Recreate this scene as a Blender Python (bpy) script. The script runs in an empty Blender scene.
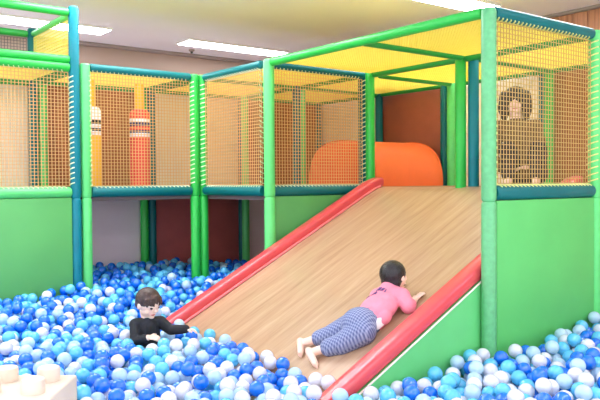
import bpy, bmesh, math, random
import numpy as np
from mathutils import Vector as V, Matrix

# Heights below are measured from the platform level; D lifts them above the floor.
D = 1.40
FLOOR = -1.32
COL = bpy.context.scene.collection
rnd = random.Random(7)

# ------------------------------------------------------------------ materials
def lin(c):
    return tuple(((x/255)/12.92 if x/255 <= .04045 else ((x/255+.055)/1.055)**2.4) for x in c)

def mat(name, rgb, rough=.45, spec=.5, coat=0, var=0, vscale=8, bump=0, bscale=60):
    m = bpy.data.materials.new(name); m.use_nodes = True
    nt = m.node_tree; b = nt.nodes['Principled BSDF']
    c = lin(rgb)
    b.inputs['Base Color'].default_value = (*c, 1)
    b.inputs['Roughness'].default_value = rough
    b.inputs['Specular IOR Level'].default_value = spec
    b.inputs['Coat Weight'].default_value = coat
    b.inputs['Coat Roughness'].default_value = .15
    tc = nt.nodes.new('ShaderNodeTexCoord')
    if var:
        n = nt.nodes.new('ShaderNodeTexNoise'); n.inputs['Scale'].default_value = vscale
        n.inputs['Detail'].default_value = 4
        r = nt.nodes.new('ShaderNodeValToRGB')
        r.color_ramp.elements[0].position = .3; r.color_ramp.elements[1].position = .7
        r.color_ramp.elements[0].color = (*[max(0, x*(1-var)) for x in c], 1)
        r.color_ramp.elements[1].color = (*[min(1, x*(1+var)) for x in c], 1)
        nt.links.new(tc.outputs['Object'], n.inputs['Vector'])
        nt.links.new(n.outputs['Fac'], r.inputs['Fac'])
        nt.links.new(r.outputs['Color'], b.inputs['Base Color'])
    if bump:
        n2 = nt.nodes.new('ShaderNodeTexNoise'); n2.inputs['Scale'].default_value = bscale
        bp = nt.nodes.new('ShaderNodeBump'); bp.inputs['Strength'].default_value = bump
        bp.inputs['Distance'].default_value = .01
        nt.links.new(tc.outputs['Object'], n2.inputs['Vector'])
        nt.links.new(n2.outputs['Fac'], bp.inputs['Height'])
        nt.links.new(bp.outputs['Normal'], b.inputs['Normal'])
    return m

def ramp_mat(name, stops, scale, rough=.5, noise=3.0, coat=0, dist=0):
    """grain: noise stretched by a mapping, coloured by a ramp"""
    m = bpy.data.materials.new(name); m.use_nodes = True
    nt = m.node_tree; b = nt.nodes['Principled BSDF']
    b.inputs['Roughness'].default_value = rough; b.inputs['Coat Weight'].default_value = coat
    tc = nt.nodes.new('ShaderNodeTexCoord'); mp = nt.nodes.new('ShaderNodeMapping')
    mp.inputs['Scale'].default_value = scale
    n = nt.nodes.new('ShaderNodeTexNoise'); n.inputs['Scale'].default_value = noise
    n.inputs['Detail'].default_value = 6; n.inputs['Roughness'].default_value = .65
    n.inputs['Distortion'].default_value = dist
    r = nt.nodes.new('ShaderNodeValToRGB')
    while len(r.color_ramp.elements) < len(stops): r.color_ramp.elements.new(.5)
    for e, (p, c) in zip(r.color_ramp.elements, stops):
        e.position = p; e.color = (*lin(c), 1)
    nt.links.new(tc.outputs['Object'], mp.inputs['Vector']); nt.links.new(mp.outputs['Vector'], n.inputs['Vector'])
    nt.links.new(n.outputs['Fac'], r.inputs['Fac']); nt.links.new(r.outputs['Color'], b.inputs['Base Color'])
    return m

def emit(name, rgb, s):
    m = bpy.data.materials.new(name); m.use_nodes = True
    b = m.node_tree.nodes['Principled BSDF']
    b.inputs['Base Color'].default_value = (.9, .9, .9, 1)
    b.inputs['Emission Color'].default_value = (*lin(rgb), 1)
    b.inputs['Emission Strength'].default_value = s
    return m

M = {}
M['lime'] = mat('lime vinyl', (96, 214, 118), .36, var=.05, vscale=14)
M['mint'] = mat('mint vinyl', (102, 186, 124), .36, var=.10, vscale=30)
M['green'] = mat('green vinyl', (40, 190, 72), .36, var=.05)
M['dgreen'] = mat('mid green vinyl', (34, 160, 70), .4)
M['teal'] = mat('teal vinyl', (0, 108, 110), .4, spec=.35, var=.05)
M['dteal'] = mat('deep teal vinyl', (0, 122, 136), .4, spec=.35, var=.06)
M['panel'] = mat('green padded panel', (90, 172, 94), .48, var=.04, vscale=3)
M['panel_r'] = mat('green padded side panel', (92, 192, 102), .48, var=.05, vscale=3)
M['panel_d'] = mat('deeper green padded panel', (104, 204, 122), .48, var=.05, vscale=3)
M['maroon'] = mat('maroon vinyl', (164, 92, 70), .55, var=.08, vscale=5)
M['maroon_d'] = mat('dark maroon vinyl', (196, 96, 92), .6, var=.08, vscale=5)
M['cream'] = mat('cream panel', (252, 236, 218), .6, var=.03, vscale=4)
M['mauve'] = mat('mauve panel', (255, 228, 234), .6, var=.03, vscale=4)
M['cord'] = mat('tan net cord', (246, 200, 136), .7)
M['cord_l'] = mat('pale net cord', (216, 182, 116), .7)
M['cord_y'] = mat('yellow net cord', (254, 244, 140), .65)
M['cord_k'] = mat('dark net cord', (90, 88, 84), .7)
M['lace'] = mat('lacing cord', (228, 240, 196), .6)
M['lace_y'] = mat('yellow lacing cord', (240, 240, 150), .6)
M['deck'] = mat('platform mat', (170, 130, 96), .6)
M['under'] = mat('platform underside', (112, 98, 98), .7)
M['brown'] = ramp_mat('brown panel grain', [(.3, (140, 78, 36)), (.5, (164, 96, 48)), (.7, (178, 108, 58))], (3, 3, .6), rough=.5, noise=2.5)
M['red'] = mat('red vinyl', (222, 76, 84), .3, coat=.3, var=.04)
M['rose'] = mat('rose vinyl', (240, 120, 122), .3, coat=.3)
M['slide'] = ramp_mat('wood grain vinyl', [(.25, (152, 114, 84)), (.42, (176, 140, 110)), (.55, (184, 150, 119)), (.75, (197, 166, 138))],
                      (.55, 7.5, .55), rough=.33, noise=2.6, coat=.15, dist=.3)
M['orange'] = mat('orange vinyl', (248, 116, 60), .45, var=.03)
M['yellow'] = mat('yellow vinyl', (252, 196, 40), .4)
M['cherry'] = mat('coral red vinyl', (238, 84, 66), .4)
M['white'] = mat('white vinyl', (244, 244, 248), .4)
M['navy'] = mat('navy vinyl', (52, 60, 110), .4)
M['black'] = mat('black vinyl', (30, 30, 36), .4)
M['ceil'] = mat('ceiling paint', (236, 239, 255), .8, var=.015, vscale=1.5)
M['wall'] = mat('rosy wall paint', (164, 144, 132), .8, var=.02, vscale=2)
M['trim'] = mat('grey trim', (150, 140, 138), .6)
M['boards'] = ramp_mat('wall boards', [(.3, (150, 98, 70)), (.5, (186, 130, 96)), (.7, (206, 152, 116))], (1, 9, .5), rough=.5, noise=2.2)
M['floor'] = mat('pale grey floor mat', (232, 236, 240), .7, var=.05)
M['foam'] = mat('cream foam', (228, 210, 190), .5, bump=.04)
M['lamp'] = emit('lamp diffuser', (250, 250, 255), 29.0)
M['frame'] = mat('white lamp frame', (235, 235, 232), .5)
M['skin'] = mat('skin', (252, 212, 190), .5, var=.04, vscale=20)
M['skin'].node_tree.nodes['Principled BSDF'].inputs['Subsurface Weight'].default_value = .08
M['lip'] = mat('lip', (214, 130, 122), .45)
M['eye'] = mat('dark eye', (26, 20, 20), .2)
M['hair'] = mat('dark brown hair', (66, 44, 36), .42, var=.35, vscale=60, bump=.5, bscale=110)
M['hair_k'] = mat('black hair', (34, 28, 28), .42, var=.35, vscale=60, bump=.5, bscale=110)
M['top_k'] = mat('black jersey', (22, 24, 32), .75, var=.15, vscale=20, bump=.2, bscale=40)
M['pink'] = mat('pink cotton', (238, 140, 160), .8, var=.07, vscale=18, bump=.9, bscale=18)
M['print'] = mat('purple print', (104, 74, 128), .7)
M['hem'] = mat('white undershirt', (240, 238, 240), .8)
M['tan'] = mat('olive tan knit', (118, 90, 54), .85, var=.1, vscale=20)
M['dark'] = mat('dark trousers', (40, 36, 40), .85, var=.1)
M['b_royal'] = mat('royal blue plastic', (4, 122, 244), .16)
M['b_sky'] = mat('sky blue plastic', (104, 214, 255), .16)
M['b_ice'] = mat('ice blue plastic', (208, 238, 255), .14)
M['b_white'] = mat('white plastic', (246, 246, 255), .14)
for k in ('b_royal', 'b_sky', 'b_ice', 'b_white'):
    b = M[k].node_tree.nodes['Principled BSDF']; b.inputs['Coat Weight'].default_value = .8; b.inputs['Coat Roughness'].default_value = .05; b.inputs['Coat IOR'].default_value = 1.6

def translucent(m, f):
    """thin nylon cord lets part of the light through"""
    nt = m.node_tree; b = nt.nodes['Principled BSDF']; out = nt.nodes['Material Output']
    t = nt.nodes.new('ShaderNodeBsdfTranslucent'); t.inputs['Color'].default_value = b.inputs['Base Color'].default_value
    x = nt.nodes.new('ShaderNodeMixShader'); x.inputs[0].default_value = f
    nt.links.new(b.outputs[0], x.inputs[1]); nt.links.new(t.outputs[0], x.inputs[2]); nt.links.new(x.outputs[0], out.inputs['Surface'])
translucent(M['cord_y'], .55); translucent(M['cord'], .35); translucent(M['cord_l'], .3)
translucent(M['b_sky'], .2); translucent(M['b_ice'], .3); translucent(M['b_white'], .25); translucent(M['b_royal'], .12)

def plaid():
    m = bpy.data.materials.new('blue plaid cotton'); m.use_nodes = True
    nt = m.node_tree; b = nt.nodes['Principled BSDF']; b.inputs['Roughness'].default_value = .85
    tc = nt.nodes.new('ShaderNodeTexCoord'); outs = []
    for rot in (0.5, 0.5 + math.pi/2):
        mp = nt.nodes.new('ShaderNodeMapping'); mp.inputs['Rotation'].default_value = (0, .46, -.5 + rot)
        w = nt.nodes.new('ShaderNodeTexWave'); w.inputs['Scale'].default_value = 19; w.inputs['Distortion'].default_value = .6
        w.inputs['Detail Scale'].default_value = 2
        r = nt.nodes.new('ShaderNodeValToRGB'); e = r.color_ramp.elements
        e[0].position = .35; e[0].color = (*lin((88, 98, 140)), 1)
        e[1].position = .75; e[1].color = (*lin((158, 166, 196)), 1)
        nt.links.new(tc.outputs['Object'], mp.inputs['Vector']); nt.links.new(mp.outputs['Vector'], w.inputs['Vector'])
        nt.links.new(w.outputs['Fac'], r.inputs['Fac']); outs.append(r)
    mx = nt.nodes.new('ShaderNodeMix'); mx.data_type = 'RGBA'; mx.inputs['Factor'].default_value = .5
    nt.links.new(outs[0].outputs['Color'], mx.inputs['A']); nt.links.new(outs[1].outputs['Color'], mx.inputs['B'])
    nt.links.new(mx.outputs['Result'], b.inputs['Base Color'])
    return m
M['plaid'] = plaid()

# ------------------------------------------------------------------ builders
LOC = {}
def thing(name, loc, label, cat, group=None):
    o = bpy.data.objects.new(name, None); COL.objects.link(o)
    o.empty_display_size = .1
    o.location = (loc[0], loc[1], loc[2] + D); LOC[o.name] = V(loc)
    o['label'] = label; o['category'] = cat
    if group: o['group'] = group
    return o

def wloc(o):
    return LOC.get(o.name, V((0, 0, 0))) if o else V((0, 0, -D))

def mk(name, bm, m, parent=None, smooth=True, origin=None, auto=35):
    """link a bmesh (in place coordinates) as one object under parent"""
    me = bpy.data.meshes.new(name)
    bmesh.ops.recalc_face_normals(bm, faces=bm.faces)
    base = V(origin) if origin is not None else (wloc(parent) if parent else V((0, 0, -D)))
    for v in bm.verts: v.co -= base
    bm.to_mesh(me); bm.free()
    for x in (m if isinstance(m, list) else [m]): me.materials.append(x)
    o = bpy.data.objects.new(name, me); COL.objects.link(o)
    if smooth:
        for p in me.polygons: p.use_smooth = True
        try: me.set_sharp_from_angle(angle=math.radians(auto))
        except Exception: pass
    LOC[o.name] = base
    if parent:
        o.parent = parent; o.location = base - wloc(parent)
    else:
        o.location = base + V((0, 0, D))
    return o

def tag(o, label, cat, group=None):
    o['label'] = label; o['category'] = cat
    if group: o['group'] = group
    return o
def struct(o): o['kind'] = 'structure'; return o

def box(bm, lo, hi, bev=0, seg=2, R=None, c=None, mi=0):
    lo, hi = V(lo), V(hi)
    r = bmesh.ops.create_cube(bm, size=1)
    vs = r['verts']; mid = (lo+hi)/2; s = hi-lo
    for v in vs: v.co = V((v.co.x*s.x, v.co.y*s.y, v.co.z*s.z)) + mid
    fs = set(f for v in vs for f in v.link_faces)
    if bev:
        es = list(set(e for v in vs for e in v.link_edges))
        q = bmesh.ops.bevel(bm, geom=es, offset=bev, segments=seg, affect='EDGES', profile=.5)
        fs |= set(q['faces'])
    out = [f for f in fs if f.is_valid]
    if R is not None:
        vv = set(v for f in out for v in f.verts)
        for v in vv: v.co = R @ (v.co - V(c)) + V(c)
    for f in out: f.material_index = mi
    return out

def tube(bm, pts, r, seg=12, cap=True, mi=0):
    pts = [V(p) for p in pts]; n = len(pts); rings = []
    t = (pts[1]-pts[0]).normalized()
    u = t.orthogonal().normalized()
    for i, p in enumerate(pts):
        tt = (pts[min(i+1, n-1)] - pts[max(i-1, 0)]).normalized()
        u = (u - tt*u.dot(tt)).normalized(); w = tt.cross(u)
        rr = r[i] if isinstance(r, (list, tuple)) else r
        rings.append([bm.verts.new(p + (u*math.cos(a) + w*math.sin(a))*rr) for a in [2*math.pi*k/seg for k in range(seg)]])
    for a, b in zip(rings, rings[1:]):
        for k in range(seg):
            f = bm.faces.new((a[k], a[(k+1) % seg], b[(k+1) % seg], b[k])); f.material_index = mi
    if cap:
        bm.faces.new(rings[0][::-1]).material_index = mi; bm.faces.new(rings[-1]).material_index = mi

def lathe(bm, c, prof, seg=24, mi=None):
    c = V(c); rings = []
    for (r, z) in prof:
        rings.append([bm.verts.new(c + V((r*math.cos(a), r*math.sin(a), z))) for a in [2*math.pi*k/seg for k in range(seg)]])
    for i, (a, b) in enumerate(zip(rings, rings[1:])):
        for k in range(seg):
            f = bm.faces.new((a[k], a[(k+1) % seg], b[(k+1) % seg], b[k]))
            if mi: f.material_index = mi[i]
    bm.faces.new(rings[0][::-1]); bm.faces.new(rings[-1]).material_index = mi[-1] if mi else 0

def padded(bm, a, b, r, seg=18):
    """foam sleeve with softened ends"""
    a, b = V(a), V(b); d = (b-a).normalized()
    tube(bm, [a, a+d*.008, a+d*.02, b-d*.02, b-d*.008, b], [r*.8, r*.94, r, r, r*.94, r*.8], seg)

def loops(bm, a, b, side, R, pitch, r, span=1.1):
    """cord wound on the net's side of a sleeve: one slanted loop after another"""
    a, b = V(a), V(b); d = b-a; L = d.length; d.normalize()
    u = V(side).normalized(); w = d.cross(u); n = int(L/pitch)
    for k in range(n):
        tube(bm, [a + d*(pitch*(k + .15 + .7*j/6)) + (u*math.cos(t) + w*math.sin(t))*R for j, t in ((j, -span + 2*span*j/6) for j in range(7))], r, 4)

def netting(bm, P, U, W, sp, r, sag=0):
    """a knotted square net between four corners: every cord a thin bar"""
    P, U, W = V(P), V(U), V(W); N = U.cross(W).normalized()
    def pt(s, t): return P + U*s + W*t - V((0, 0, 1))*(sag*16*s*(1-s)*t*(1-t))
    nu, nv = round(U.length/sp), round(W.length/sp)
    k = 8 if sag else 1
    for i in range(nu+1):
        tube(bm, [pt(i/nu, j/k) for j in range(k+1)], r, 4, cap=False)
    for j in range(nv+1):
        tube(bm, [pt(i/k, j/nv) for i in range(k+1)], r, 4, cap=False)

BR, TR, PR = .049, .038, .047         # padded beam, top beam, post radii
TOP = 1.15
def post(u, x, y, m, z1=TOP + .03, z0=FLOOR, r=PR):
    bm = bmesh.new()
    padded(bm, (x, y, z0), (x, y, -.055), r); padded(bm, (x, y, -.055), (x, y, z1), r)
    return mk('post', bm, M[m], u)
def beam(u, a, b, m, r=TR):
    bm = bmesh.new(); padded(bm, a, b, r, 14); return mk('beam', bm, M[m], u)
def side_net(u, a, b, z0, z1, cord='cord', lace='lace', sp=.031, r=.0035, lr=PR, lb=BR, lt=TR, lacing=True):
    a, b = V((*a, 0)), V((*b, 0)); d = (b-a).normalized()
    bm = bmesh.new()
    A = a + d*(lr+.012); B = b - d*(lr+.012); zb, zt = z0+lb+.012, z1-lt-.01
    netting(bm, (A.x, A.y, zb), B-A, (0, 0, zt-zb), sp, r)
    o = mk('net', bm, M[cord], u, smooth=False)
    if lacing:
        bm = bmesh.new()
        for q, sd in ((a, d), (b, -d)): loops(bm, (q.x, q.y, z0+lb), (q.x, q.y, z1-lt), sd, lr+.004, .046, .0055, 1.05)
        loops(bm, (A.x, A.y, z0), (B.x, B.y, z0), (0, 0, 1), lb+.004, .042, .005, .75)
        loops(bm, (A.x, A.y, z1), (B.x, B.y, z1), (0, 0, -1), lt+.004, .042, .005, .75)
        mk('lacing', bm, M[lace], o)
    return o
def roof_net(u, x0, x1, y0, y1, z=TOP+.01, sag=.02):
    bm = bmesh.new(); netting(bm, (x0, y0, z), (x1-x0, 0, 0), (0, y1-y0, 0), .027, .0052, sag)
    return mk('roof_net', bm, M['cord_y'], u, smooth=False)
def panel(u, lo, hi, m, name='panel', bev=.008):
    bm = bmesh.new(); box(bm, lo, hi, bev); return mk(name, bm, M[m], u)
def deck(u, x0, x1, y0, y1):
    bm = bmesh.new()
    box(bm, (x0, y0, -.01), (x1, y1, .028), .004, 1, mi=0); box(bm, (x0+.005, y0+.005, -.085), (x1-.005, y1-.005, -.011), 0, mi=1)
    return mk('platform', bm, [M['deck'], M['under']], u, smooth=False)

A1 = 1.24
Y1, Y2, Y3, Y4 = 1.206, 2.412, 3.589, 4.766

# ------------------------------------------------------------------ room
def room():
    bm = bmesh.new(); box(bm, (-9, -8, FLOOR-.1), (3.9, 6.9, FLOOR)); struct(mk('floor', bm, M['floor'], smooth=False))
    bm = bmesh.new(); box(bm, (-9, -8, 2.0), (3.9, 6.9, 2.1)); struct(mk('ceiling', bm, M['ceil'], smooth=False))
    bm = bmesh.new(); box(bm, (-9, 6.7, FLOOR), (3.9, 6.9, 2.0)); struct(mk('wall_back', bm, M['wall'], smooth=False))
    bm = bmesh.new()
    y = -8.0
    while y < 6.69:                                   # vertical boards with thin gaps between them
        box(bm, (3.74, y+.004, FLOOR), (3.78, min(y+.176, 6.7), 2.0), .004, 1); y += .18
    box(bm, (3.76, -8, FLOOR), (3.9, 6.7, 2.0))
    struct(mk('wall_right', bm, M['boards'], smooth=False))
    bm = bmesh.new(); box(bm, (-9, 6.62, 1.955), (3.74, 6.7, 2.0), .006); struct(mk('trim_1', bm, M['trim']))
    bm = bmesh.new(); box(bm, (3.68, -8, 1.965), (3.74, 6.62, 2.0), .006); struct(mk('trim_2', bm, M['trim']))
    # fluorescent fittings along the ceiling; those not in places are unseen, added for brightness
    places = {(-1.72, 5.8): 'long ceiling light at the upper left, partly behind the tall tower',
              (1.0, 5.8): 'long ceiling light above the corner of the net cage, alone on the bare ceiling',
              (1.2, 2.2): 'ceiling light at the top right, above the front beam over the slide'}
    for y in (5.8, 3.4, 2.2, .4, -2.4):  # in-between rows over the frames are added to brighten the cage interiors
        for x in (-4.42, -1.72, 1.0):
            if (y == 3.4 and x > 0) or (y == .4 and x < 0): continue
            xx = 1.2 if (x == 1.0 and y == 2.2) else x
            vis = (xx, y) in places
            t = thing('ceiling_light', (xx+.8, y, 2.0), places.get((xx, y), 'unseen ceiling light added out of view to brighten the room and frames'), 'light', 'ceiling lights')
            bm = bmesh.new()
            x0, x1, y0, y1 = xx, xx+1.62, y-.17, y+.17
            for lo, hi in (((x0-.015, y0-.015), (x1+.015, y0)), ((x0-.015, y1), (x1+.015, y1+.015)), ((x0-.015, y0), (x0, y1)), ((x1, y0), (x1+.015, y1))):
                box(bm, (lo[0], lo[1], 1.975), (hi[0], hi[1], 2.0), .003, 1)
            mk('frame', bm, M['frame'], t)
            bm = bmesh.new(); box(bm, (x0, y0, 1.968), (x1, y1, 1.998), .008, 2); mk('diffuser', bm, M['lamp'], t)
    t = thing('smoke_detector', (1.42, 6.33, 2.0), 'small round smoke detector on the ceiling beside the long light', 'smoke detector')
    c = (1.42, 6.33, 0)
    bm = bmesh.new(); lathe(bm, c, [(.042, 2.0), (.042, 1.985), (.034, 1.975), (.022, 1.97)]); mk('base', bm, M['trim'], t)
    bm = bmesh.new(); lathe(bm, c, [(.02, 1.972), (.02, 1.958), (.013, 1.946), (.004, 1.943)], 16); mk('sensor', bm, M['black'], t)
room()

# ------------------------------------------------------------------ play frames
def frames():
    G = 'net play frames'
    # tall tower, left
    x1 = -A1-.10; x0 = x1-A1; yb = Y4
    u = thing('play_frame', (x0, Y3, FLOOR), 'tall two-tier net tower with solid green lower front at the left edge', 'play frame', G)
    post(u, x1, Y3, 'dteal', 1.69); post(u, x0, Y3, 'lime', 1.69); post(u, x1, yb, 'teal', 1.69); post(u, x0, yb, 'teal', 1.69)
    for y, m in ((Y3, 'green'), (yb, 'dgreen')):
        beam(u, (x0+PR, y, 1.63), (x1-PR, y, 1.63), m, .036)
        beam(u, (x0+PR, y, TOP+.055), (x1-PR, y, TOP+.055), m, .036)
        beam(u, (x0+PR, y, TOP-.015), (x1-PR, y, TOP-.015), m, .04)
        beam(u, (x0+PR, y, 0), (x1-PR, y, 0), 'lime', BR)
    for x in (x0, x1):
        beam(u, (x, Y3+PR, 1.63), (x, yb-PR, 1.63), 'lime', .03); beam(u, (x, Y3+PR, TOP), (x, yb-PR, TOP), 'dgreen', .03); beam(u, (x, Y3+PR, 0), (x, yb-PR, 0), 'lime', BR)
    deck(u, x0+.03, x1-.03, Y3+.03, yb-.03)
    side_net(u, (x0, Y3), (x1, Y3), 0, TOP-.015, 'cord', 'lace')
    side_net(u, (x1, Y3), (x1, yb), TOP, 1.63, 'cord_y', 'lace_y', lacing=False, lt=.03, lb=.03)
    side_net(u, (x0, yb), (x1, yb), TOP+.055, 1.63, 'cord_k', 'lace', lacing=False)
    roof_net(u, x0+.04, x1-.04, Y3+.04, yb-.04, TOP)
    panel(u, (x0+PR, Y3-.03, FLOOR), (x1-PR, Y3+.01, -BR), 'panel', 'front_panel')
    panel(u, (x0, yb+.06, .0), (x1+.045, yb+.09, 1.21), 'cream', 'back_panel'); panel(u, (x0, yb+.06, FLOOR), (x1+.045, yb+.09, -.02), 'maroon_d', 'back_panel')
    # open cage between tower and corner
    u = thing('play_frame', (-A1, Y3, FLOOR), 'net cage open underneath, between the tall tower and the double corner posts', 'play frame', G)
    xr = -.098
    post(u, -A1, Y3, 'lime'); post(u, xr, Y3, 'green'); post(u, -A1, yb, 'lime'); post(u, xr, yb, 'green')
    for y, m in ((Y3, 'teal'), (yb, 'dgreen')):
        beam(u, (-A1+PR, y, TOP), (xr-PR, y, TOP), m); beam(u, (-A1+PR, y, 0), (xr-PR, y, 0), m, BR)
    for x in (-A1, xr):
        beam(u, (x, Y3+PR, TOP), (x, yb-PR, TOP), 'dgreen', .03); beam(u, (x, Y3+PR, 0), (x, yb-PR, 0), 'dgreen', BR)
    deck(u, -A1+.03, xr-.03, Y3+.03, yb-.03)
    side_net(u, (-A1, Y3), (xr, Y3), 0, TOP)
    roof_net(u, -A1+.04, xr-.04, Y3+.04, yb-.04)
    panel(u, (-A1-.05, yb+.06, .0), (-.035, yb+.09, 1.21), 'brown', 'back_panel'); panel(u, (-A1-.05, yb+.06, FLOOR), (-.035, yb+.09, -.02), 'mauve', 'back_panel')
    # corner cage
    yf = Y2+.055
    u = thing('play_frame', (0, yf, FLOOR), 'corner net cage behind the left rail of the slide, blue-green beams and green lower panel', 'play frame', G)
    post(u, 0, Y3, 'green'); post(u, A1, Y2+.105, 'teal', TOP+.03); post(u, 0, yb, 'teal'); post(u, A1, yb, 'teal'); post(u, A1-.03, Y3, 'teal'); post(u, A1+.065, Y3+.03, 'lime'); post(u, A1-.01, yb-.095, 'lime')
    beam(u, (0, yf+PR, TOP), (0, Y3-PR, TOP), 'teal'); beam(u, (0, yf+PR, 0), (0, Y3-PR, 0), 'teal', BR)
    beam(u, (0, Y3+PR, TOP), (0, yb-PR, TOP), 'dgreen'); beam(u, (0, Y3+PR, 0), (0, yb-PR, 0), 'dgreen', BR)
    beam(u, (PR, yf, TOP), (A1-PR, yf, TOP), 'teal'); beam(u, (PR, yf, 0), (A1-PR, yf, 0), 'teal', BR)
    beam(u, (PR, Y3, TOP), (A1-PR, Y3, TOP), 'dgreen', .03); beam(u, (PR, yb, TOP), (A1-PR, yb, TOP), 'dgreen', .03); beam(u, (PR, yb, 0), (A1-PR, yb, 0), 'dgreen', BR)
    beam(u, (A1, yf+PR, TOP), (A1, Y3-PR, TOP), 'dgreen', .03); beam(u, (A1, Y3+PR, TOP), (A1, yb-.15, TOP), 'dgreen', .03)
    deck(u, .03, A1-.03, yf+.03, Y3-.03); deck(u, .03, A1-.03, Y3-.02, yb-.03)
    side_net(u, (0, yf), (0, Y3), 0, TOP); side_net(u, (0, yf), (A1, yf), 0, TOP)
    roof_net(u, .04, A1-.04, yf+.04, Y3-.03); roof_net(u, .04, A1-.04, Y3+.03, yb-.04)
    panel(u, (PR, yf-.02, FLOOR), (A1-PR, yf+.02, -BR), 'panel', 'front_panel')
    panel(u, (-.03, yb+.06, .0), (A1+.0, yb+.09, 1.21), 'cream', 'back_panel'); panel(u, (-.03, yb+.06, FLOOR), (A1-.0, yb+.09, -.02), 'maroon_d', 'back_panel')
    # canopy over the slide
    u = thing('play_frame', (0, 0, FLOOR), 'open canopy frame over the slide with yellow net roof and tall right front post', 'play frame', G)
    post(u, 0, 0, 'mint', TOP+.02, r=.048); post(u, A1, 0, 'lime'); post(u, 0, Y2, 'lime', r=.05); post(u, A1, Y2, 'green', TOP+.03); post(u, A1-.01, Y1+.045, 'green', TOP+.03)
    beam(u, (0, PR, TOP), (0, Y2-PR, TOP), 'green', .036); beam(u, (A1, PR, TOP), (A1, Y1-.0, TOP), 'dgreen', .036); beam(u, (A1, Y1+.095, TOP), (A1, Y2-PR, TOP), 'dgreen', .036)
    beam(u, (.036, Y1, TOP), (A1-.05, Y1, TOP), 'dgreen', .03)
    beam(u, (.05, 0, TOP), (A1-PR, 0, TOP), 'teal', .042); beam(u, (.05, 0, 0), (A1-PR, 0, 0), 'teal', BR)
    side_net(u, (0, 0), (A1, 0), 0, TOP, 'cord_l', 'lace_y', lt=.042, r=.0032)
    roof_net(u, .04, A1-.04, .04, Y1-.03, sag=.04); roof_net(u, .04, A1-.04, Y1+.03, Y2-.04, sag=.04)
    panel(u, (.047, -.03, FLOOR), (A1-PR, .012, -BR), 'panel_r', 'side_panel')
    # rear platform
    x2 = 2*A1+.02
    u = thing('play_frame', (A1+.07, 0, FLOOR), 'rear net-roofed platform behind the top of the slide', 'play frame', G)
    post(u, A1+.072, Y1-.03, 'dteal', TOP+.03)
    for y, ya in ((0, None), (Y1, 1), (Y2, 1), (Y3, None), (yb, None)):
        post(u, x2, y + (.125 if y == Y2 else 0), 'green' if y == Y1 else 'teal')
        if ya: post(u, x2+(.0 if y == Y2 else .04), y-(-.03 if y == Y2 else -.09), 'lime' if y == Y2 else 'teal')
    ys = [0, Y1, Y2, Y3, yb]
    for k, (a, b) in enumerate(zip(ys, ys[1:])):
        beam(u, (x2, a+PR, TOP), (x2, b-PR, TOP), 'dgreen', .03)
        deck(u, A1+.0, x2-.03, a+.0, b-.01)
        panel(u, (x2+.06, a+.02, .0), (x2+.09, b+.01, 1.18), ['brown', 'cream', 'maroon', 'cream'][k], 'back_panel')
        roof_net(u, A1+.1, x2-.04, a+.03, b-.03)
    for y in (Y1-.03, Y2, Y3, yb):
        beam(u, (A1+.125, y, TOP), (x2-PR, y, TOP), 'dgreen', .028)
    beam(u, (A1+PR+.01, 0, 0), (x2-PR, 0, 0), 'teal', BR)
    panel(u, (A1+PR+.01, -.03, FLOOR), (x2-PR, .012, -BR), 'panel_r', 'side_panel')
    side_net(u, (A1+.06, 0), (x2, 0), 0, TOP, 'cord_l', 'lace_y', r=.0036)
    beam(u, (A1+PR+.02, 0.0, TOP), (x2-PR, 0.0, TOP), 'dteal', .04)
    panel(u, (A1+.06, yb+.06, .0), (x2+.09, yb+.09, 1.21), 'brown', 'back_panel'); panel(u, (A1+.06, yb+.06, FLOOR), (x2+.09, yb+.09, -.02), 'mauve', 'back_panel')
frames()

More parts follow.
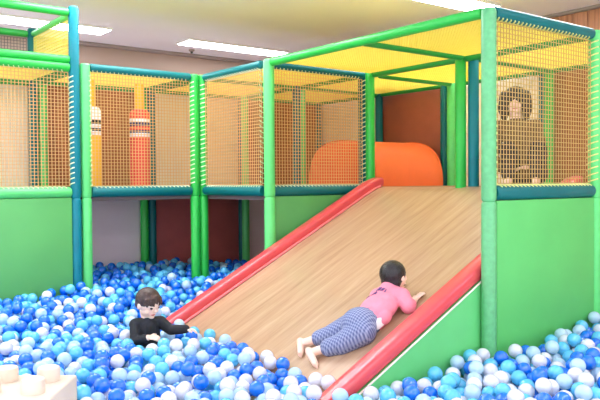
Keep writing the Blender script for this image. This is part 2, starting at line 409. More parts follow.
# ------------------------------------------------------------------ slide
SLOPE = .5
def zs(x):
    z = -.56 + SLOPE*x
    k = .02
    return -k*math.log(math.exp(-z/k) + math.exp(-.030/k)) if z < 1 else .03
def slide():
    u = thing('slide', (-.2, 1.2, FLOOR), 'broad wood-grain vinyl slide running down into the balls between two red rails', 'slide')
    X = [-1.52 + i*(A1-.0+1.52)/46 for i in range(47)]
    ya, yb = .047, 2.352
    bm = bmesh.new()
    top = [[bm.verts.new((x, ya+.13+(yb-ya-.26)*j/8, zs(x))) for j in range(9)] for x in X]
    bot = [[bm.verts.new((x, ya+.13+(yb-ya-.26)*j/8, zs(x)-.05)) for j in range(9)] for x in X]
    for g in (top, bot):
        for a, b in zip(g, g[1:]):
            for j in range(8): bm.faces.new((a[j], a[j+1], b[j+1], b[j]))
    for k in (0, 8):
        for i in range(46): bm.faces.new((top[i][k], top[i+1][k], bot[i+1][k], bot[i][k]))
    for i in (0, 46):
        for j in range(8): bm.faces.new((top[i][j], top[i][j+1], bot[i][j+1], bot[i][j]))
    mk('sliding_surface', bm, M['slide'], u)
    # padded rails: rounded section swept down the slope
    def rail(y0, y1, m, xa=-1.45, xb=1.255, hb=.0, ht=.105, name='rail'):
        w = (y1-y0)/2; c = (y0+y1)/2; sec = []
        for k in range(20):
            a = 2*math.pi*k/20; ca, sa = math.cos(a), math.sin(a); e = .55
            sec.append((math.copysign(abs(ca)**e, ca)*w, (hb+ht)/2 + math.copysign(abs(sa)**e, sa)*(ht-hb)/2))
        bm = bmesh.new(); rings = []
        n = 40
        for i in range(n+1):
            x = xa + (xb-xa)*i/n
            s = 1 if 0 < i < n else .82
            rings.append([bm.verts.new((x, c+a*s, zs(x) - .004 + (h-(hb+ht)/2)*s + (hb+ht)/2)) for a, h in sec])
        for a, b in zip(rings, rings[1:]):
            for k in range(20): bm.faces.new((a[k], a[(k+1) % 20], b[(k+1) % 20], b[k]))
        bm.faces.new(rings[0]); bm.faces.new(rings[-1][::-1])
        return mk(name, bm, M[m], u)
    r = rail(2.225, 2.355, 'red')
    r2 = rail(.052, .182, 'red', xb=1.2)
    for rr, (p, q) in ((r, (2.216, 2.229)), (r2, (.178, .191))):   # stitched piping along the inner edge
        bm = bmesh.new(); n = 40
        tube(bm, [(-1.44+2.64*i/n, (p+q)/2, zs(-1.44+2.64*i/n)+.012) for i in range(n+1)], .011, 8)
        mk('piping', bm, M['rose'], rr)
    # side panel under the right rail
    bm = bmesh.new()
    xa = -1.44; pts = [(xa, FLOOR), (1.2, FLOOR)] + [(1.2 - i*(1.2-xa)/30, zs(1.2 - i*(1.2-xa)/30)-.004) for i in range(31)]
    f0 = [bm.verts.new((x, .048, z)) for x, z in pts[:]]; f1 = [bm.verts.new((x, .085, z)) for x, z in pts]
    bm.faces.new(f0); bm.faces.new(f1[::-1])
    for i in range(len(pts)):
        j = (i+1) % len(pts); bm.faces.new((f0[i], f0[j], f1[j], f1[i]))
    mk('side_panel', bm, M['panel_d'], u, smooth=False)
    bm = bmesh.new()
    tube(bm, [(-1.4+2.55*i/30, .046, zs(-1.4+2.55*i/30)-.002) for i in range(31)], .006, 6)
    mk('edging', bm, M['cream'], u)
slide()

# ------------------------------------------------------------------ things on the platforms
def platform_things():
    # arched cushion
    x0, x1, yc, ry, h = A1+.09, 2.40, 3.0, .55, .49
    u = thing('arch_cushion', ((x0+x1)/2, yc, .028), 'big orange arched cushion on the rear platform beyond the slide top', 'cushion')
    bm = bmesh.new(); rings = []
    for i, (x, s) in enumerate([(x0, .93), (x0+.012, .97), (x0+.04, 1)] + [(x0+.04+(x1-x0-.08)*k/10, 1) for k in range(1, 11)] + [(x1-.012, .97), (x1, .93)]):
        ring = []
        for k in range(29):
            a = math.pi*k/28; c, s2 = math.cos(a), math.sin(a)
            ring.append(bm.verts.new((x, yc+math.copysign(abs(c)**.75, c)*ry*s, .03+abs(s2)**.75*h*s)))
        rings.append(ring)
    for a, b in zip(rings, rings[1:]):
        for k in range(28): bm.faces.new((a[k], a[k+1], b[k+1], b[k]))
        bm.faces.new((a[28], a[0], b[0], b[28]))
    bm.faces.new(rings[0]); bm.faces.new(rings[-1][::-1])
    mk('cushion_body', bm, M['orange'], u)
    for x in (x0+.035, x1-.035):
        bm = bmesh.new()
        tube(bm, [(x, yc+math.copysign(abs(math.cos(math.pi*k/40))**.75, math.cos(math.pi*k/40))*ry, .034+abs(math.sin(math.pi*k/40))**.75*h) for k in range(41)], .006, 6)
        mk('piping', bm, M['orange'], u)
    # small bolster at right
    u = thing('bolster', (2.2, .36, .028), 'low coral bolster on the platform floor behind the right-hand net', 'bolster')
    bm = bmesh.new(); tube(bm, [(2.33, .22, .095), (2.33, .24, .095), (2.33, .56, .095), (2.33, .58, .095)], [.05, .065, .065, .05], 20); mk('bolster_body', bm, M['cherry'], u)
    # padded rollers
    def roller(x, y, body, label, top):
        u = thing('padded_roller', (x, y, .028), label, 'punch bag', 'padded rollers in the net cage')
        bm = bmesh.new(); R = .105
        prof = [(.09, .03), (R, .05), (R, .56), (R, .60), (R, .64), (R, .69), (R, .73), (R, .77), (R, .83), (.085, .87)]
        lathe(bm, (x, y, 0), prof[:3], 24); mk('lower_sleeve', bm, M[body], u)
        bm = bmesh.new(); lathe(bm, (x, y, 0), [(R, .56), (R+.003, .565), (R+.003, .60), (R+.003, .625), (R, .63)], 24, [0, 0, 1, 1, 1])
        b1 = mk('striped_band', bm, [M['white'], M['navy' if body == 'cherry' else 'black']], u)
        bm = bmesh.new(); lathe(bm, (x, y, 0), [(R, .63), (R, .67)], 24); mk('middle_sleeve', bm, M['white' if body == 'yellow' else body], u)
        bm = bmesh.new(); lathe(bm, (x, y, 0), [(R, .67), (R+.003, .675), (R+.003, .71), (R+.003, .745), (R, .75)], 24, [1, 1, 0, 0, 0])
        mk('striped_band', bm, [M['white'], M['navy' if body == 'cherry' else 'black']], u)
        bm = bmesh.new(); lathe(bm, (x, y, 0), [(R, .75), (R, .80), (.085, .84), (.05, .85)], 24); mk('upper_sleeve', bm, M['white' if body == 'yellow' else body], u)
        bm = bmesh.new(); lathe(bm, (x, y, 0), [(.05, .85), (.052, .86), (.052, 1.10), (.048, 1.11)], 16); mk('top_sleeve', bm, M[top], u)
        return u
    roller(-.45, 4.12, 'cherry', 'coral red padded roller with striped bands and a yellow top', 'yellow')
    roller(-.98, 4.12, 'yellow', 'yellow padded roller with black and white bands beside the green post', 'yellow')
platform_things()

# ------------------------------------------------------------------ building block
FW = V((.61187, .79096, 0)); RT = V((.79096, -.61187, 0)); CAM = V((-3.77613, -2.91448, .07803))
def P(lat, dep, z): return V((CAM.x, CAM.y, 0)) + RT*lat + FW*dep + V((0, 0, z))
def block():
    zt = -.905; c = P(-1.58, 3.50, 0)
    u = thing('building_block', (c.x, c.y, FLOOR), 'giant cream toy brick with round studs lying in the balls at bottom left', 'toy brick')
    R = Matrix((RT, FW, (0, 0, 1))).transposed()
    bm = bmesh.new(); box(bm, (-.425, -.215, FLOOR), (.425, .215, zt), .012, 3)
    for v in bm.verts: v.co = R @ v.co + V((c.x, c.y, 0))
    mk('brick_body', bm, M['foam'], u)
    for i in range(4):
        for j in range(2):
            q = P(-1.58-.315+.21*i, 3.50-.107+.214*j, 0)
            bm = bmesh.new(); lathe(bm, (q.x, q.y, 0), [(.055, zt-.005), (.056, zt+.055), (.052, zt+.066), (.044, zt+.07)], 28)
            mk('stud', bm, M['foam'], u)
    return c
BLOCK = block()

# ------------------------------------------------------------------ people
def blob(name, prims, m, parent, voxel=.006, smooth=4, sub=False):
    """ellipsoids and tapered limbs fused into one continuous skin"""
    bm = bmesh.new()
    for p in prims:
        if p[0] == 'c':
            _, a, b, ra, rb = p; a, b = V(a), V(b); d = b-a; L = d.length
            q = d.to_track_quat('Z', 'Y').to_matrix()
            pts = []; n = 6
            for k in range(n+1):
                t = -math.pi/2 + math.pi/2*k/n; pts.append((max(ra*math.cos(t), 1e-4), ra*math.sin(t)))
            for k in range(n+1):
                t = math.pi/2*k/n; pts.append((max(rb*math.cos(t), 1e-4), L + rb*math.sin(t)))
            seg = 14
            rings = [[bm.verts.new(a + q @ V((r*math.cos(2*math.pi*s/seg), r*math.sin(2*math.pi*s/seg), z))) for s in range(seg)] for r, z in pts]
            for x, y in zip(rings, rings[1:]):
                for s in range(seg): bm.faces.new((x[s], x[(s+1) % seg], y[(s+1) % seg], y[s]))
            bm.faces.new(rings[0][::-1]); bm.faces.new(rings[-1])
        else:
            _, c, rad, R = p
            r = bmesh.ops.create_uvsphere(bm, u_segments=20, v_segments=12, radius=1)
            for v in r['verts']:
                w = V((v.co.x*rad[0], v.co.y*rad[1], v.co.z*rad[2])); v.co = V(c) + (R @ w if R else w)
    bmesh.ops.recalc_face_normals(bm, faces=bm.faces)
    me = bpy.data.meshes.new(name); bm.to_mesh(me); bm.free()
    o = bpy.data.objects.new(name, me); COL.objects.link(o)
    r = o.modifiers.new('r', 'REMESH'); r.mode = 'VOXEL'; r.voxel_size = voxel
    s = o.modifiers.new('s', 'SMOOTH'); s.factor = .5; s.iterations = smooth
    dg = bpy.context.evaluated_depsgraph_get()
    me2 = bpy.data.meshes.new_from_object(o.evaluated_get(dg))
    bpy.data.objects.remove(o); bpy.data.meshes.remove(me)
    bm = bmesh.new(); bm.from_mesh(me2); bpy.data.meshes.remove(me2)
    return mk(name, bm, m, parent, auto=180)

def basis(f, up):
    """columns: side (the person's left), forward, up"""
    f = V(f).normalized(); u = V(up); u = (u - f*u.dot(f)).normalized()
    return Matrix((u.cross(f), f, u)).transposed()

def head_prims(c, R, s):
    """skull, jaw, cheeks, nose, ears; s = half the head height"""
    c = V(c); q = lambda x, y, z: c + R @ (V((x, y, z))*s)
    return [('e', q(0, -.06, .16), (s*.80, s*.90, s*.84), R), ('e', q(0, .14, -.38), (s*.62, s*.62, s*.58), R),
            ('e', q(.33, .44, -.32), (s*.27, s*.26, s*.26), R), ('e', q(-.33, .44, -.32), (s*.27, s*.26, s*.26), R),
            ('e', q(0, .82, -.20), (s*.11, s*.13, s*.11), R), ('c', q(0, .74, .08), q(0, .80, -.14), s*.06, s*.08),
            ('e', q(0, .62, -.74), (s*.24, s*.18, s*.14), R),
            ('e', q(.80, -.05, -.12), (s*.09, s*.17, s*.24), R), ('e', q(-.80, -.05, -.12), (s*.09, s*.17, s*.24), R)]
def face_parts(u, c, R, s):
    c = V(c); q = lambda x, y, z: c + R @ (V((x, y, z))*s)
    for sx in (-1, 1):
        bm = bmesh.new(); r = bmesh.ops.create_uvsphere(bm, u_segments=12, v_segments=8, radius=1)
        for v in r['verts']: v.co = q(sx*.31, .70, .02) + R @ V((v.co.x*s*.13, v.co.y*s*.09, v.co.z*s*.085))
        mk('eye', bm, M['eye'], u)
        bm = bmesh.new(); tube(bm, [q(sx*.17, .80, .20), q(sx*.32, .775, .25), q(sx*.46, .68, .21)], [s*.02, s*.035, s*.02], 6); mk('eyebrow', bm, M['hair'], u)
    bm = bmesh.new(); tube(bm, [q(-.2, .70, -.52), q(-.08, .775, -.505), q(0, .785, -.515), q(.08, .775, -.505), q(.2, .70, -.52)], [s*.02, s*.05, s*.045, s*.05, s*.02], 8); mk('mouth', bm, M['lip'], u)
def hand_prims(w, d, n, side, L=.055, curl=.5, fr=.0062):
    """palm at the wrist w, fingers along d, palm facing -n; side = direction of the thumb"""
    w, d, n = V(w), V(d).normalized(), V(n).normalized(); n = (n - d*n.dot(d)).normalized(); t = V(side); t = (t - d*t.dot(d) - n*t.dot(n)).normalized()
    R = Matrix((t, d, n)).transposed(); out = [('e', w + d*L*.52, (L*.42, L*.56, L*.2), R), ('c', w - d*.01, w + d*L*.3, .016, .016)]
    for k, (o, l) in enumerate(((.33, .68), (.11, .78), (-.11, .72), (-.33, .56))):
        a = w + d*L*.92 + t*L*o
        b = a + (d*math.cos(curl*.5) - n*math.sin(curl*.5) + t*o*.25)*L*l*.55
        c = b + (d*math.cos(curl*1.4) - n*math.sin(curl*1.4) + t*o*.2)*L*l*.5
        out += [('c', a, b, fr*1.1, fr), ('c', b, c, fr, fr*.85)]
    a = w + d*L*.35 + t*L*.36; b = a + (t*.75 + d*.6 - n*.2)*L*.42; c = b + (d*.9 + t*.2 - n*.3)*L*.34
    return out + [('c', a, b, fr*1.3, fr*1.15), ('c', b, c, fr*1.15, fr*.9)]

def sitting_child():
    s = .100
    hip = V((-1.505, 1.80, -1.19)); L = V((.952, -.305, 0)); F = V((-.305, -.952, 0))
    u = thing('person', (hip.x, hip.y, FLOOR), 'toddler in a black top sitting among the balls at the foot of the left rail', 'person')
    neck = V((-1.505, 1.785, -.885)); hc = V((-1.509, 1.772, -.770))
    R = basis((.26, -.93, -.40), (-.04, .12, 1))
    shL, shR = V((-1.425, 1.755, -.91)), V((-1.592, 1.81, -.915))
    elL, wrL = V((-1.395, 1.66, -.955)), V((-1.318, 1.588, -.948))
    elR, wrR = V((-1.625, 1.74, -1.02)), V((-1.572, 1.655, -.985))
    hl = hip + L*.055; hr = hip - L*.055
    knL, ftL = hl + F*.17 + L*.04 + V((0, 0, .0)), hl + F*.31 + L*.06 + V((0, 0, -.03))
    knR, ftR = hr + F*.17 - L*.04, hr + F*.31 - L*.06 + V((0, 0, -.03))
    body = head_prims(hc, R, s) + [('c', hc - R @ V((0, .02, .05)), neck - V((0, 0, .03)), .040, .042),
        ('c', neck - V((0, 0, .07)), hip + V((0, 0, .03)), .068, .08), ('c', shL, shR, .038, .038),
        ('c', shL, elL, .034, .029), ('c', elL, wrL, .029, .021), ('c', shR, elR, .034, .029), ('c', elR, wrR, .029, .021),
        ('c', hl, knL, .052, .042), ('c', knL, ftL, .042, .028), ('c', hr, knR, .052, .042), ('c', knR, ftR, .042, .028),
        ('c', ftL, ftL + F*.03 + V((0, 0, .06)), .026, .02), ('c', ftR, ftR + F*.03 + V((0, 0, .06)), .026, .02)]
    body += hand_prims(wrL, (.80, -.50, -.12), (0, 0, 1), (-.5, -.8, .1), .05, .5, .0068)
    body += hand_prims(wrR, (.62, -.68, .05), (-.4, -.5, .9), (.2, -.2, .9), .05, .7, .0068)
    blob('body', body, M['skin'], u, .0045, 3)
    top = [('c', neck - V((0, 0, .055)), hip + V((0, 0, .03)), .080, .094), ('c', shL, shR, .045, .045), ('c', neck - V((0, 0, .018)), neck - V((0, 0, .09)), .052, .072),
           ('c', shL, elL, .043, .037), ('c', elL, wrL, .037, .031), ('c', shR, elR, .043, .039), ('c', elR, wrR - (wrR-elR)*.25, .039, .033),
           ('e', hip + V((0, 0, .11)) + F*.02, (.098, .085, .11), basis(F, (0, 0, 1)))]
    blob('top', top, M['top_k'], u, .005, 4)
    trs = [('c', hl, knL, .060, .05), ('c', knL, ftL - F*.04, .05, .04), ('c', hr, knR, .060, .05), ('c', knR, ftR - F*.04, .05, .04), ('c', hl, hr, .07, .07)]
    blob('trousers', trs, M['dark'], u, .006, 4)
    q = lambda x, y, z: hc + R @ (V((x, y, z))*s)
    hair = [('e', q(0, -.16, .26), (s*.88, s*.92, s*.84), R), ('e', q(0, -.44, -.12), (s*.74, s*.58, s*.62), R)]
    for k in range(9):        # fringe and side locks
        a = -1.25 + 2.5*k/8; hair.append(('c', q(math.sin(a)*.66, .22+math.cos(a)*.32, .78-.28*abs(math.sin(a))), q(math.sin(a)*.82, .26+math.cos(a)*.56, .40-.08*(k % 2)-.22*abs(math.sin(a))), s*.15, s*.07))
    blob('hair', hair, M['hair'], u, .005, 2)
    face_parts(u, hc, R, s)
    return [(hip, .115), (hip + V((0, 0, .12)), .11), (neck - V((0, 0, .06)), .10), (shL, .05), (shR, .05), (elL, .045), (elR, .045), (wrL, .04), (wrR, .04), (knL, .06), (knR, .06), (ftL, .05), (ftR, .05),
            (wrL + V((.045, -.03, -.005)), .04), (wrR + V((.03, -.035, 0)), .04), ((hip+knL)/2, .06), ((hip+knR)/2, .06), ((elR+wrR)/2, .04), ((elL+wrL)/2, .04)]
OBST = sitting_child()

def sliding_child():
    """lies face down on the slide, head up the slope"""
    E = V((.8944, 0, .4472)); N = V((-.4472, 0, .8944)); T = V((0, 1, 0))
    u = thing('person', (-.65, .45, zs(-.65)), 'small child in pink top and plaid shorts lying face down on the slide', 'person')
    hip1, kn1, an1, to1 = V((-.690, .505, -.826)), V((-.775, .632, -.905)), V((-.908, .795, -.972)), V((-.968, .722, -1.028))
    hip2, kn2, an2, to2 = V((-.742, .385, -.850)), V((-.832, .478, -.930)), V((-.958, .640, -.997)), V((-1.006, .512, -1.050))
    waist, chest, neck = V((-.610, .435, -.790)), V((-.462, .470, -.706)), V((-.402, .482, -.628))
    shL, shR = V((-.425, .570, -.690)), V((-.395, .388, -.668))
    elR, wrR = V((-.405, .318, -.722)), V((-.315, .345, -.690))
    elL, wrL = V((-.330, .640, -.695)), V((-.245, .600, -.655))
    hc = V((-.352, .494, -.545)); s = .096
    R = basis((.93, .02, .22), N*.8 - E*.45)
    body = head_prims(hc, R, s) + [('c', hc - R @ V((0, .03, .03)), neck, .042, .045), ('c', neck, chest, .044, .055), ('c', chest, waist, .055, .066), ('c', waist, (hip1+hip2)/2, .066, .08),
        ('c', shL, shR, .04, .04), ('c', shR, elR, .036, .03), ('c', elR, wrR, .029, .021), ('c', shL, elL, .036, .03), ('c', elL, wrL, .029, .021)]
    for h, k, a, t in ((hip1, kn1, an1, to1), (hip2, kn2, an2, to2)):
        d = (t-a); heel = a - d.normalized()*.008 + N*.012
        body += [('c', h, k, .056, .041), ('c', k, a, .038, .025), ('c', heel, a + d*.55, .024, .022), ('c', a + d*.4, a + d*.85, .023, .019)]
        sd = d.normalized().cross((a-k).normalized())
        for q in range(5):
            o = sd*(.016 - .008*q); body.append(('c', a + d*.82 + o, a + d*(1.06-.035*q) + o*1.1, .0075, .0065))
    body += hand_prims(wrR, (.83, .02, .44), N, (0, .9, 0), .055, .25, .0066) + hand_prims(wrL, (.83, -.05, .44), N, (0, -.9, 0), .055, .25, .0066)
    blob('body', body, M['skin'], u, .0045, 3)
    ba = basis(E, N)
    mid = (hip1+hip2)/2
    sh = [('e', mid + E*.015 + N*.02, (.122, .115, .102), ba), ('c', hip1, kn1, .088, .070), ('c', kn1, kn1 + (an1-kn1)*.40, .066, .056), ('c', hip2, kn2, .088, .072), ('c', kn2, kn2 + (an2-kn2)*.38, .068, .06),
          ('c', mid, waist - E*.005, .10, .088)]
    blob('shorts', sh, M['plaid'], u, .005, 5)
    top = [('e', (waist+chest)/2 + N*.012, (.122, .150, .084), ba), ('c', waist - E*.0, chest, .092, .088), ('c', shL, shR, .062, .06), ('c', chest, neck - E*.016, .088, .064), ('c', shL, neck - E*.03, .06, .05), ('c', shR, neck - E*.03, .06, .05),
           ('c', shR, elR, .056, .050), ('c', elR, elR + (wrR-elR)*.25, .049, .044), ('c', shL, elL, .053, .047), ('e', waist + E*.03 - T*.07, (.05, .07, .05), ba)]
    blob('top', top, M['pink'], u, .005, 3)
    bm = bmesh.new(); box(bm, (-.04, -.012, -.03), (.045, .02, .03), .01, 2)
    for v in bm.verts: v.co = waist + E*(-.028) - T*.092 + ba @ V((v.co.y, v.co.x, v.co.z))
    mk('undershirt_hem', bm, M['hem'], u)
    q = lambda x, y, z: hc + R @ (V((x, y, z))*s)
    hair = [('e', q(0, -.14, .22), (s*.90, s*.95, s*.90), R), ('e', q(0, -.40, -.22), (s*.80, s*.62, s*.66), R)]
    for k in range(7):
        a = -1.2+2.4*k/6; hair.append(('c', q(math.sin(a)*.66, -.28-math.cos(a)*.52, -.35), q(math.sin(a)*.62, -.20-math.cos(a)*.5, -.86+.06*(k % 2)), s*.2, s*.07))
    blob('hair', hair, M['hair_k'], u, .005, 2)
    face_parts(u, hc, R, s)
    return u, waist, chest, E, N, T
SC = sliding_child()

def shirt_print():
    """the short illegible lines of lettering across the upper back, laid on the cloth"""
    u, waist, chest, E, N, T = SC
    top = [c for c in u.children if c.name.startswith('top')][0]
    me = top.data; off = LOC[top.name]
    from mathutils.bvhtree import BVHTree
    bv = BVHTree.FromPolygons([v.co + off for v in me.vertices], [list(p.vertices) for p in me.polygons])
    bm = bmesh.new(); rr = random.Random(3)
    def on(a, t):
        h = bv.ray_cast(chest + E*a + T*t + N*.4, -N); return h[0] + N*.002 if h[0] else None
    for row, (a, t0, n) in enumerate(((.012, -.015, 7), (-.030, .03, 5), (-.062, .075, 3))):
        for k in range(n):
            t = t0 - .02 + .015*k
            for (da0, dt0, da1, dt1) in rr.sample([(-.012, 0, .012, 0), (-.012, 0, .012, .007), (.012, 0, .012, .007), (-.012, .007, .012, .007), (0, 0, 0, .007), (-.012, 0, -.012, .007)], 3):
                p, q = on(a+da0, t+dt0), on(a+da1, t+dt1)
                if p and q and (p-q).length < .05: tube(bm, [p, q], .003, 5)
    mk('print', bm, M['print'], top)
shirt_print()

def adult():
    """sits on the platform behind the right-hand net"""
    B = V((1.62, .87, .028)); F = V((-.80, -.60, 0)); L = V((.60, -.80, 0))
    L = V((0, 0, 1)).cross(F) * -1
    u = thing('person', B, 'adult with dark bobbed hair sitting on the platform behind the right-hand net', 'person')
    hip = B + V((0, 0, .11)); neck = V((1.57, .915, .615)); hc = V((1.550, .915, .765)); s = .115
    R = basis((-.85, -.52, -.12), (0, 0, 1)); q = lambda x, y, z: hc + R @ (V((x, y, z))*s)
    S = R @ V((1, 0, 0))
    shL, shR = neck + S*.155 - V((0, 0, .075)), neck - S*.155 - V((0, 0, .075))
    F2 = (R @ V((0, 1, 0))); F2.z = 0; F2.normalize()
    elL, elR = shL + S*.05 + F2*.03 - V((0, 0, .25)), shR - S*.05 + F2*.03 - V((0, 0, .25))
    wrL, wrR = elL + F2*.10 - S*.08 - V((0, 0, .10)), elR + F2*.10 + S*.08 - V((0, 0, .10))
    hl, hr = hip + S*.09, hip - S*.09
    knL, knR = hl + F2*.24 + S*.03 + V((0, 0, .20)), hr + F2*.24 - S*.03 + V((0, 0, .20))
    ftL, ftR = hl + F2*.30 + S*.02 - V((0, 0, .06)), hr + F2*.30 - S*.02 - V((0, 0, .06))
    body = head_prims(hc, R, s) + [('c', hc - R @ V((0, .03, .03)), neck - V((0, 0, .05)), .052, .055), ('c', neck - V((0, 0, .12)), hip + V((0, 0, .05)), .105, .12), ('c', shL, shR, .052, .052),
        ('c', shL, elL, .045, .038), ('c', elL, wrL, .036, .026), ('c', shR, elR, .045, .038), ('c', elR, wrR, .036, .026),
        ('c', hl, knL, .08, .056), ('c', knL, ftL, .05, .036), ('c', hr, knR, .08, .056), ('c', knR, ftR, .05, .036),
        ('c', ftL, ftL + F2*.13 - V((0, 0, .012)), .036, .028), ('c', ftR, ftR + F2*.13 - V((0, 0, .012)), .036, .028)]
    body += hand_prims(wrL, F2*.5 - S, (0, 0, 1), F2, .085, .5, .009) + hand_prims(wrR, F2*.5 + S, (0, 0, 1), F2, .085, .5, .009)
    blob('body', body, M['skin'], u, .007, 3)
    blob('sweater', [('c', neck - V((0, 0, .11)), hip + V((0, 0, .06)), .122, .142), ('c', shL, shR, .066, .066), ('c', neck - V((0, 0, .05)), neck - V((0, 0, .12)), .066, .10),
        ('c', shL, elL, .06, .054), ('c', elL, wrL, .052, .042), ('c', shR, elR, .06, .054), ('c', elR, wrR, .052, .042)], M['tan'], u, .008, 4)
    blob('trousers', [('c', hl, knL, .098, .075), ('c', knL, ftL + V((0, 0, .05)), .07, .06), ('c', hr, knR, .098, .075), ('c', knR, ftR + V((0, 0, .05)), .07, .06), ('c', hl, hr, .105, .105),
        ('e', hip + V((0, 0, .06)), (.15, .14, .13), basis(F2, (0, 0, 1)))], M['dark'], u, .008, 4)
    hair = [('e', q(0, -.14, .24), (s*.96, s*.98, s*.90), R), ('e', q(0, -.45, -.45), (s*.86, s*.55, s*.85), R)]
    for sx in (-1, 1):
        hair += [('c', q(sx*.78, .26, .45), q(sx*.86, .24, -.55), s*.36, s*.40), ('c', q(sx*.86, .24, -.55), q(sx*.80, .20, -1.15), s*.40, s*.26), ('c', q(sx*.62, .56, .5), q(sx*.70, .50, -.35), s*.22, s*.2), ('c', q(sx*.10, .60, .80), q(sx*.66, .58, .16), s*.26, s*.2), ('c', q(sx*.05, .64, .72), q(sx*.28, .78, .26), s*.26, s*.18), ('c', q(sx*.60, .62, .2), q(sx*.62, .52, -.5), s*.2, s*.2)]
    blob('hair', hair, M['hair_k'], u, .007, 2)
    face_parts(u, hc, R, s)
adult()

# ------------------------------------------------------------------ ball pit
BALL_R = .045
LV = [((0, 3.59), -.84), ((-1.24, 3.59), -.83), ((-.6, 4.4), -.80), ((.6, 3.4), -.83), ((-2.3, 3.45), -.885), ((-1.2, 2.9), -.90), ((0, -.1), -1.0), ((1.24, -.1), -.895), ((.7, -.3), -.95),
      ((-.95, 2.2), -1.02), ((-1.15, 1.3), -1.03), ((-1.32, .4), -1.06), ((-1.0, -.03), -1.05), ((-1.3, 0), -1.05), ((-1.5, 1.8), -1.0), ((-1.9, 1.7), -1.0), ((-2.5, 1.0), -1.0), ((-1.75, .7), -1.045), ((-1.9, .2), -1.05),
      ((-1.0, -1.0), -1.05), ((0, -1.2), -1.0), ((1.3, -1.0), -.93), ((2.6, -.4), -.9), ((-2.9, 2.4), -.95), ((-2.2, -.3), -1.08)]
def level(x, y):
    sw = sz = 0
    for (a, b), z in LV:
        w = 1/((x-a)**2 + (y-b)**2 + .02)**1.6; sw += w; sz += w*z
    return sz/sw

def pile():
    r = random.Random(11); R = BALL_R; cell = 2*R
    posts = [(-A1, Y3), (-.098, Y3), (0, Y3), (-A1-.1, Y3), (0, Y2), (0, Y2+.1), (0, 0), (A1, 0), (0, Y4), (-.098, Y4), (-A1, Y4), (A1, Y3), (A1-.03, Y3)]
    bx, by = BLOCK.x, BLOCK.y
    def ground(x, y):
        """resting height of a ball centre on what lies below, None where none fits"""
        dx, dy = x-CAM.x, y-CAM.y
        dep = dx*FW.x + dy*FW.y; lat = dx*RT.x + dy*RT.y
        if dep < 3.25 or dep > 8.7 or abs(lat) > .43*dep+.75 or x > 3.5: return None
        if y > Y4+.06-R: return None
        for a, b in posts:
            if (x-a)**2 + (y-b)**2 < (.053+R)**2: return None
        if x < -A1-.1+R and y > Y3-.03-R: return None
        if x > A1-.1 and y > -.03-R: return None
        if x > 0 and -.03-R < y < Y2+.12+R: return None
        a = abs(lat+1.58)-.425; b = abs(dep-3.50)-.215
        if a < R and b < R: return None
        z = FLOOR+R
        if -1.5-R < x < 0.1 and .045-R < y < 2.37+R:
            if y < .045+0 or y > 2.355: z = max(z, 9 if x > -1.45 else z)
            elif x > -1.5: z = max(z, zs(x) + R*1.118 + (.11 if (y < .185+R or y > 2.222-R) else 0))
            if z > 5: return None
        return z
    grid = {}; balls = []
    def land(x, y):
        z = ground(x, y)
        if z is None: return None
        i, j = int(x//cell), int(y//cell)
        for a in (i-1, i, i+1):
            for b in (j-1, j, j+1):
                for (px, py, pz) in grid.get((a, b), ()):
                    d2 = (px-x)**2 + (py-y)**2
                    if d2 < 4*R*R:
                        h = pz + math.sqrt(4*R*R-d2)
                        if h > z: z = h
        for c, rr in OBST:
            d2 = (c.x-x)**2 + (c.y-y)**2; q = (rr+R)**2
            if d2 < q:
                h = c.z + math.sqrt(q-d2)
                if h > z: z = h
        return z
    fails = 0
    lvc = {}
    while fails < 5200 and len(balls) < 15000:
        dep = 3.25 + 5.4*r.random()**.85; lat = (r.random()*2-1)*(.43*dep+.75)
        x = CAM.x + FW.x*dep + RT.x*lat; y = CAM.y + FW.y*dep + RT.y*lat
        best = None
        for k in range(9):
            xx, yy = (x, y) if k == 0 else (x + r.uniform(-.05, .05), y + r.uniform(-.05, .05))
            z = land(xx, yy)
            if z is not None and (best is None or z < best[2]): best = (xx, yy, z)
        if best is None: fails += .3; continue
        key = (round(best[0]*12), round(best[1]*12))
        if key not in lvc: lvc[key] = level(key[0]/12, key[1]/12)
        if best[2] + R > lvc[key] + r.gauss(.02, .012): fails += 1; continue
        balls.append(best); grid.setdefault((int(best[0]//cell), int(best[1]//cell)), []).append(best); fails = max(0, fails-2)
    return balls
BALLS = pile()

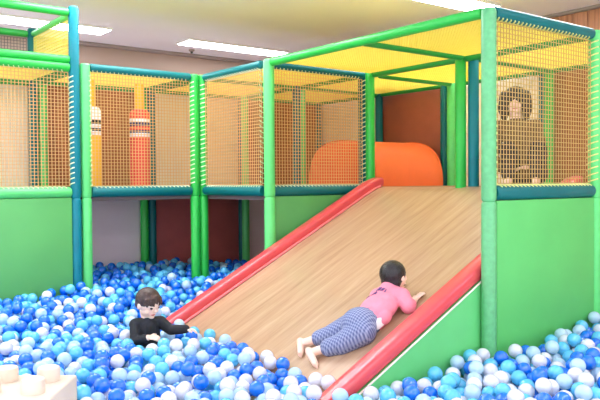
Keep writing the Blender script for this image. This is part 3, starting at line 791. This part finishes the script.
def place_balls():
    r = random.Random(5); R = BALL_R
    # how much of each ball shows: discs painted far to near
    W, H, f = 1200, 800, 724.4*2
    fw2 = np.array((.61168, .79072, -.02458)); r3 = np.array((.79084, -.61199, -.00696)); u3 = np.array((.02055, .01519, .99967))
    X = np.array(BALLS) - np.array(CAM); z = X @ fw2; px = W/2 + f*(X @ r3)/z; py = H/2 - f*(X @ u3)/z; pr = f*R/z
    ids = -np.ones((H, W), int); yy, xx = np.mgrid[0:H, 0:W]
    for i in np.argsort(-z):
        x0, x1, y0, y1 = int(max(0, px[i]-pr[i])), int(min(W, px[i]+pr[i]+2)), int(max(0, py[i]-pr[i])), int(min(H, py[i]+pr[i]+2))
        if x0 >= x1 or y0 >= y1: continue
        m = (xx[y0:y1, x0:x1]-px[i])**2 + (yy[y0:y1, x0:x1]-py[i])**2 < pr[i]**2
        ids[y0:y1, x0:x1][m] = i
    # the toy brick hides what is behind it
    ids[735:, :160] = -1
    cnt = np.bincount(ids[ids >= 0], minlength=len(BALLS))
    order = np.argsort(-cnt); chosen = [int(i) for i in order[:300] if cnt[i] > 0]
    cols = ['b_royal', 'b_sky', 'b_ice', 'b_white']
    words = {'b_royal': 'royal blue', 'b_sky': 'sky blue', 'b_ice': 'pale ice blue', 'b_white': 'white'}
    def colour(i):
        d = z[i]; t = min(1, max(0, (d-4.0)/3.0))
        if d > 6.9: t = 1
        w = [.24+.30*t, .21+.12*t, .27-.18*t, .28-.24*t]  # paler mix in front, deeper blues behind: brighter exposure put into the colours
        return r.choices(range(4), w)[0]
    ci = [colour(i) for i in range(len(BALLS))]
    # individual balls: moulded sphere with a seam, meshes shared by colour
    protos = []
    for k in cols:
        bm = bmesh.new(); bmesh.ops.create_icosphere(bm, subdivisions=4, radius=R-.0004)
        for v in bm.verts:
            if abs(v.co.z) < .0022: v.co *= 1.006*(R-.0004)/(R-.0004)
        me = bpy.data.meshes.new('ball'); bm.to_mesh(me); bm.free(); me.materials.append(M[k])
        for p in me.polygons: p.use_smooth = True
        protos.append(me)
    for i in chosen:
        o = bpy.data.objects.new('ball', protos[ci[i]]); COL.objects.link(o)
        x, y, h = BALLS[i]; o.location = (x, y, h+D); o.rotation_euler = (r.uniform(0, 6.28), r.uniform(0, 6.28), 0)
        tag(o, words[cols[ci[i]]] + ' plastic ball lying near the front of the ball pit', 'ball', words[cols[ci[i]]] + ' balls near the front of the pit')
    # the rest as one mass
    cs = set(chosen)
    def sphere(sub):
        bm = bmesh.new(); bmesh.ops.create_icosphere(bm, subdivisions=sub, radius=R-.0004)
        v = np.array([q.co[:] for q in bm.verts]); f_ = np.array([[q.index for q in p.verts] for p in bm.faces]); bm.free(); return v, f_
    hi, lo = sphere(3), sphere(2)
    vs, fs, ms, off = [], [], [], 0
    for i, b in enumerate(BALLS):
        if i in cs: continue
        v, f_ = hi if cnt[i] > 0 else lo
        vs.append(v + np.array((b[0], b[1], b[2]+D))); fs.append(f_ + off); ms.append(np.full(len(f_), ci[i])); off += len(v)
    vs, fs, ms = np.concatenate(vs), np.concatenate(fs), np.concatenate(ms)
    me = bpy.data.meshes.new('ball_mass'); me.vertices.add(len(vs)); me.vertices.foreach_set('co', vs.ravel())
    me.loops.add(len(fs)*3); me.loops.foreach_set('vertex_index', fs.ravel().astype(np.int32))
    me.polygons.add(len(fs)); me.polygons.foreach_set('loop_start', np.arange(0, len(fs)*3, 3, dtype=np.int32))
    for k in cols: me.materials.append(M[k])
    me.polygons.foreach_set('material_index', ms.astype(np.int32)); me.polygons.foreach_set('use_smooth', np.ones(len(fs), bool))
    me.update(calc_edges=True); me.validate()
    o = bpy.data.objects.new('ball_mass', me); COL.objects.link(o); o['kind'] = 'stuff'
    tag(o, 'mass of small blue and white balls filling the rest of the pit', 'balls')
    print('balls', len(BALLS), 'individual', len(chosen), 'visible', int((cnt > 0).sum()))
place_balls()

# ------------------------------------------------------------------ camera, light
cd = bpy.data.cameras.new('camera'); co = bpy.data.objects.new('camera', cd); COL.objects.link(co)
r3 = V((.7908356, -.61198911, -.00695615)); u3 = V((.02054541, .01518681, .99967357)); f3 = V((.61168369, .79072036, -.02458384))
mw = Matrix((r3, u3, -f3)).transposed().to_4x4(); mw.translation = CAM + V((0, 0, D)); co.matrix_world = mw
cd.sensor_width = 36; cd.lens = 724.365*36/600; cd.clip_start = .05
bpy.context.scene.camera = co

w = bpy.data.worlds.new('world'); bpy.context.scene.world = w; w.use_nodes = True
bg = w.node_tree.nodes['Background']; bg.inputs['Color'].default_value = (.98, .985, 1, 1); bg.inputs['Strength'].default_value = 3.1

vs_ = bpy.context.scene.view_settings
vs_.view_transform = 'Standard'; vs_.look = 'None'; vs_.gamma = 1; vs_.exposure = -0.28; vs_.use_curve_mapping = False
